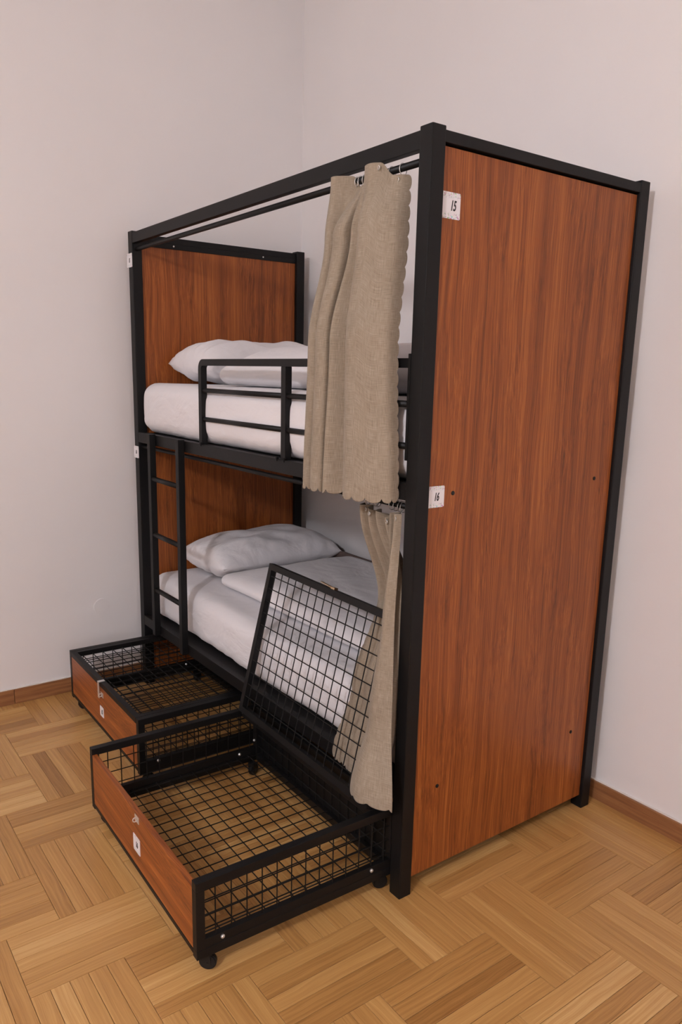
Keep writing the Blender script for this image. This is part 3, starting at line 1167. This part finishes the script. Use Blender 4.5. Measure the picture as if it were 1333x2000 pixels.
def drawer(origin, rz, lid_open, label, number):
    """Local space: x from -DW to 0 (right), y from 0 (front) to DD (back)."""
    d = empty('storage_drawer', origin, rz)
    tag(d, label, 'drawer', 'rolling storage drawers under the bunk bed')
    X0, X1 = -DW, 0.0
    # chassis
    for a in (X0, X1 - TB):
        box('lower_rail', (a, a + TB, 0.0, DD, DZ0, DZ0 + 0.028), 'steel', d, 0.002)
        box('upper_rail', (a, a + TB, 0.0, DD, DZ1 - TB, DZ1), 'steel', d, 0.002)
        for y in (0.0, DD - TB):
            box('corner_post', (a, a + TB, y, y + TB, DZ0 + 0.028, DZ1 - TB), 'steel', d, 0.002)
    # side angle strips that carry the wire floor
    box('angle_strip', (X0 + 0.001, X0 + TB - 0.006, TB, DD - TB, DZ0 + 0.028, DZ0 + 0.056), 'steel', d, 0.001)
    box('angle_strip', (X1 - TB + 0.006, X1 - 0.001, TB, DD - TB, DZ0 + 0.028, DZ0 + 0.056), 'steel', d, 0.001)
    box('cross_rail', (X0 + TB, X1 - TB, 0.0, 0.008, DZ0 + 0.008, DZ0 + 0.022), 'steel', d, 0.001)
    box('cross_rail', (X0 + TB, X1 - TB, DD - TB, DD, DZ0, DZ0 + 0.028), 'steel', d, 0.002)
    box('cross_rail', (X0 + TB, X1 - TB, DD - TB, DD, DZ1 - TB, DZ1), 'steel', d, 0.002)
    hy = 0.600
    box('hinge_rail', (X0 + TB, X1 - TB, hy, hy + TB, DZ1 - TB, DZ1), 'steel', d, 0.002)
    # wooden front
    box('front_panel', (X0 + TB, X1 - TB, 0.001, 0.019, DZ0 + 0.023, DZ1 - TB + 0.004), 'wood_h', d, 0.001)
    # wire panels
    zf = DZ0 + 0.034
    wire_grid('floor_mesh', d, X0 + TB - 0.004, X1 - TB + 0.004, 0.020, DD - TB, 'z', zf, 0.030, 0.022)
    for x in (X0 + 0.010, X1 - 0.010):
        wire_grid('side_mesh', d, TB, DD - TB, DZ0 + 0.050, DZ1 - TB, 'x', x, 0.034, 0.020)
    wire_grid('back_mesh', d, X0 + TB, X1 - TB, DZ0 + 0.028, DZ1 - TB, 'y', DD - 0.012, 0.03, 0.030)
    box('shade_plate', (X0 + TB, X1 - TB, DD - 0.006, DD - 0.003, DZ0 + 0.029, DZ1 - TB - 0.001), 'steel', d, 0.0)  # black sheet added behind the mesh, stands in for shade under the bunk
    # fittings
    for y in (0.077, DD - 0.10):
        bolt_head(d, (X1 - 0.001, y, DZ0 + 0.044), (1, 0, 0))
        bolt_head(d, (X0 + TB - 0.006, y, DZ0 + 0.044), (1, 0, 0))
    for x, y, z in ((X0 + 0.013, DD - TB, 0.247), (X0 + 0.013, DD - TB, 0.140), (X0 + 0.013, DD - TB, 0.100)):
        bolt_head(d, (x, y, z), (0, -1, 0), 0.005)
    bolt_head(d, (X0 + TB, DD - 0.085, DZ1 - 0.012), (1, 0, 0), 0.005)
    for x, y, r in ((X0 + 0.034, 0.034, 0.5), (X1 - 0.030, 0.036, 0.9), (X0 + 0.034, DD - 0.05, 2.0), (X1 - 0.034, DD - 0.05, 1.2)):
        caster(d, x, y, r)
    # staple for the padlock and the number card on the front
    cx = X0 + DW * 0.51
    zs = DZ1 - TB - 0.013 if lid_open else DZ1 - TB - 0.030
    bm = bmesh.new()
    bmesh.ops.create_cube(bm, size=1.0, matrix=Matrix.Diagonal((0.034, 0.002, 0.022, 1)))
    bmesh.ops.bevel(bm, geom=list(bm.edges), offset=0.0006, segments=1, affect='EDGES')
    st = bm_obj('staple_plate', bm, 'chrome', d, (cx + 0.008, 0.0000, zs))
    bm = bmesh.new()
    torus_bm(bm, (0, -0.006, 0), 0.007, 0.0018, (1, 0, 0), 16, 6)
    bm_obj('staple', bm, 'chrome', st)
    number_card(d, (cx - 0.002, 0.0003, DZ0 + 0.102 if lid_open else DZ0 + 0.096), '-y', number, 0.056 if lid_open else 0.046, 0.028,
                label='white number card on the drawer front', dx=0.002)
    # lid: tube frame filled with wire, hinged on the cross rail
    lw0, lw1, ll = X0 + TB + 0.002, X1 - TB - 0.002, hy - 0.002
    lid_len = ll
    hinge = Vector(((lw0 + lw1) / 2, hy, DZ1 - TB / 2))
    hw = (lw1 - lw0) / 2
    t = TB - 0.003
    bm = bmesh.new()
    for bb in ((-hw, -hw + t, -lid_len, 0.0), (hw - t, hw, -lid_len, 0.0), (-hw + t, hw - t, -lid_len, -lid_len + t), (-hw + t, hw - t, -t, 0.0)):
        mt = Matrix.Translation(((bb[0] + bb[1]) / 2, (bb[2] + bb[3]) / 2, 0)) @ Matrix.Diagonal((bb[1] - bb[0], bb[3] - bb[2], t, 1))
        bmesh.ops.create_cube(bm, size=1.0, matrix=mt)
    lid = bm_obj('lid', bm, 'steel', d, hinge)
    g = wire_grid('lid_mesh', lid, -hw + 0.010, hw - 0.010, -lid_len + 0.010, -0.010, 'z', -0.004, 0.034, 0.036)
    # hasp strap riveted to the free edge of the lid
    bm = bmesh.new()
    if lid_open:
        # swung sideways along the free edge, with its short hinge block
        bmesh.ops.create_cube(bm, size=1.0, matrix=Matrix.Translation((0.008, -lid_len - 0.004, 0)) @ Matrix.Diagonal((0.022, 0.007, 0.016, 1)))
        bmesh.ops.create_cube(bm, size=1.0, matrix=Matrix.Translation((-0.032, -lid_len - 0.007, -0.002)) @
                              Matrix.Rotation(math.radians(4), 4, 'Z') @ Matrix.Diagonal((0.072, 0.0022, 0.014, 1)))
    else:
        bmesh.ops.create_cube(bm, size=1.0, matrix=Matrix.Translation((0, -lid_len + 0.006, t / 2 + 0.0012)) @ Matrix.Diagonal((0.018, 0.026, 0.0022, 1)))
        bmesh.ops.create_cube(bm, size=1.0, matrix=Matrix.Translation((0, -lid_len - 0.0085, t / 2 - 0.035)) @ Matrix.Diagonal((0.018, 0.0022, 0.075, 1)))
    bm_obj('hasp', bm, 'brass' if lid_open else 'chrome', lid, (0.0, 0, 0))
    for s in (-0.3, 0.3):
        bm = bmesh.new()
        add_cyl(bm, (s - 0.03, 0.003, -0.004), (s + 0.03, 0.003, -0.004), 0.004, 10)
        bm_obj('hinge', bm, 'steel', lid)
    if lid_open:
        lid.rotation_euler = (-math.radians(LID_ANGLE), 0, 0)
        lid.location = hinge + Vector((0, -0.006, 0.018))
    else:
        lid.location = hinge + Vector((0, -0.002, 0.001))
    return d


LID_ANGLE = 103.6

setting()
parquet()
bunk_bed()
mattress(UP_Z1 - 0.004, 1.547, 0.030, 'white sheeted mattress on the upper bunk')
mattress(LO_Z1 - 0.004, 0.600, 0.052, 'white sheeted mattress on the lower bunk')
pillow((-1.800, 0.535, 1.640), 0.215, 0.385, 0.112, 0.086, 0.06, 'white pillow on the upper bunk against the wood panel', 1.0)
pillow((-1.785, 0.565, 0.690), 0.225, 0.375, 0.112, 0.082, 0.04, 'white pillow on the lower bunk behind the ladder', 5.0)
duvet(-1.40, -0.075, 0.140, 0.900, 1.550, 0.085, 0.165, 'folded white duvet on the upper bunk behind the guard rail', 2.0)
duvet(-1.54, -0.300, 0.215, 0.905, 0.603, 0.070, 0.102, 'folded white duvet on the lower bunk', 9.0)
upper_curtain()
lower_curtain()
drawer((-0.066, -0.662, 0), math.radians(-1.2), True, 'near rolling drawer with its wire lid raised', '16')
drawer((-1.058, -0.420, 0), math.radians(-0.9), False, 'far rolling drawer with its wire lid closed, beside the left wall', '15')


def wall_plate():
    bm = bmesh.new()
    add_cyl(bm, (0, 0, 0), (0.004, 0, 0), 0.042, 40)
    bmesh.ops.bevel(bm, geom=[e for e in bm.edges if all(v.co.x > 0.003 for v in e.verts)], offset=0.002, segments=2, affect='EDGES')
    o = bm_obj('wall_cover_plate', bm, 'white_plastic', None, (ROOM_X0, -0.172, 0.418))
    tag(o, 'round wall coloured cover plate low on the left wall', 'cover plate')


wall_plate()
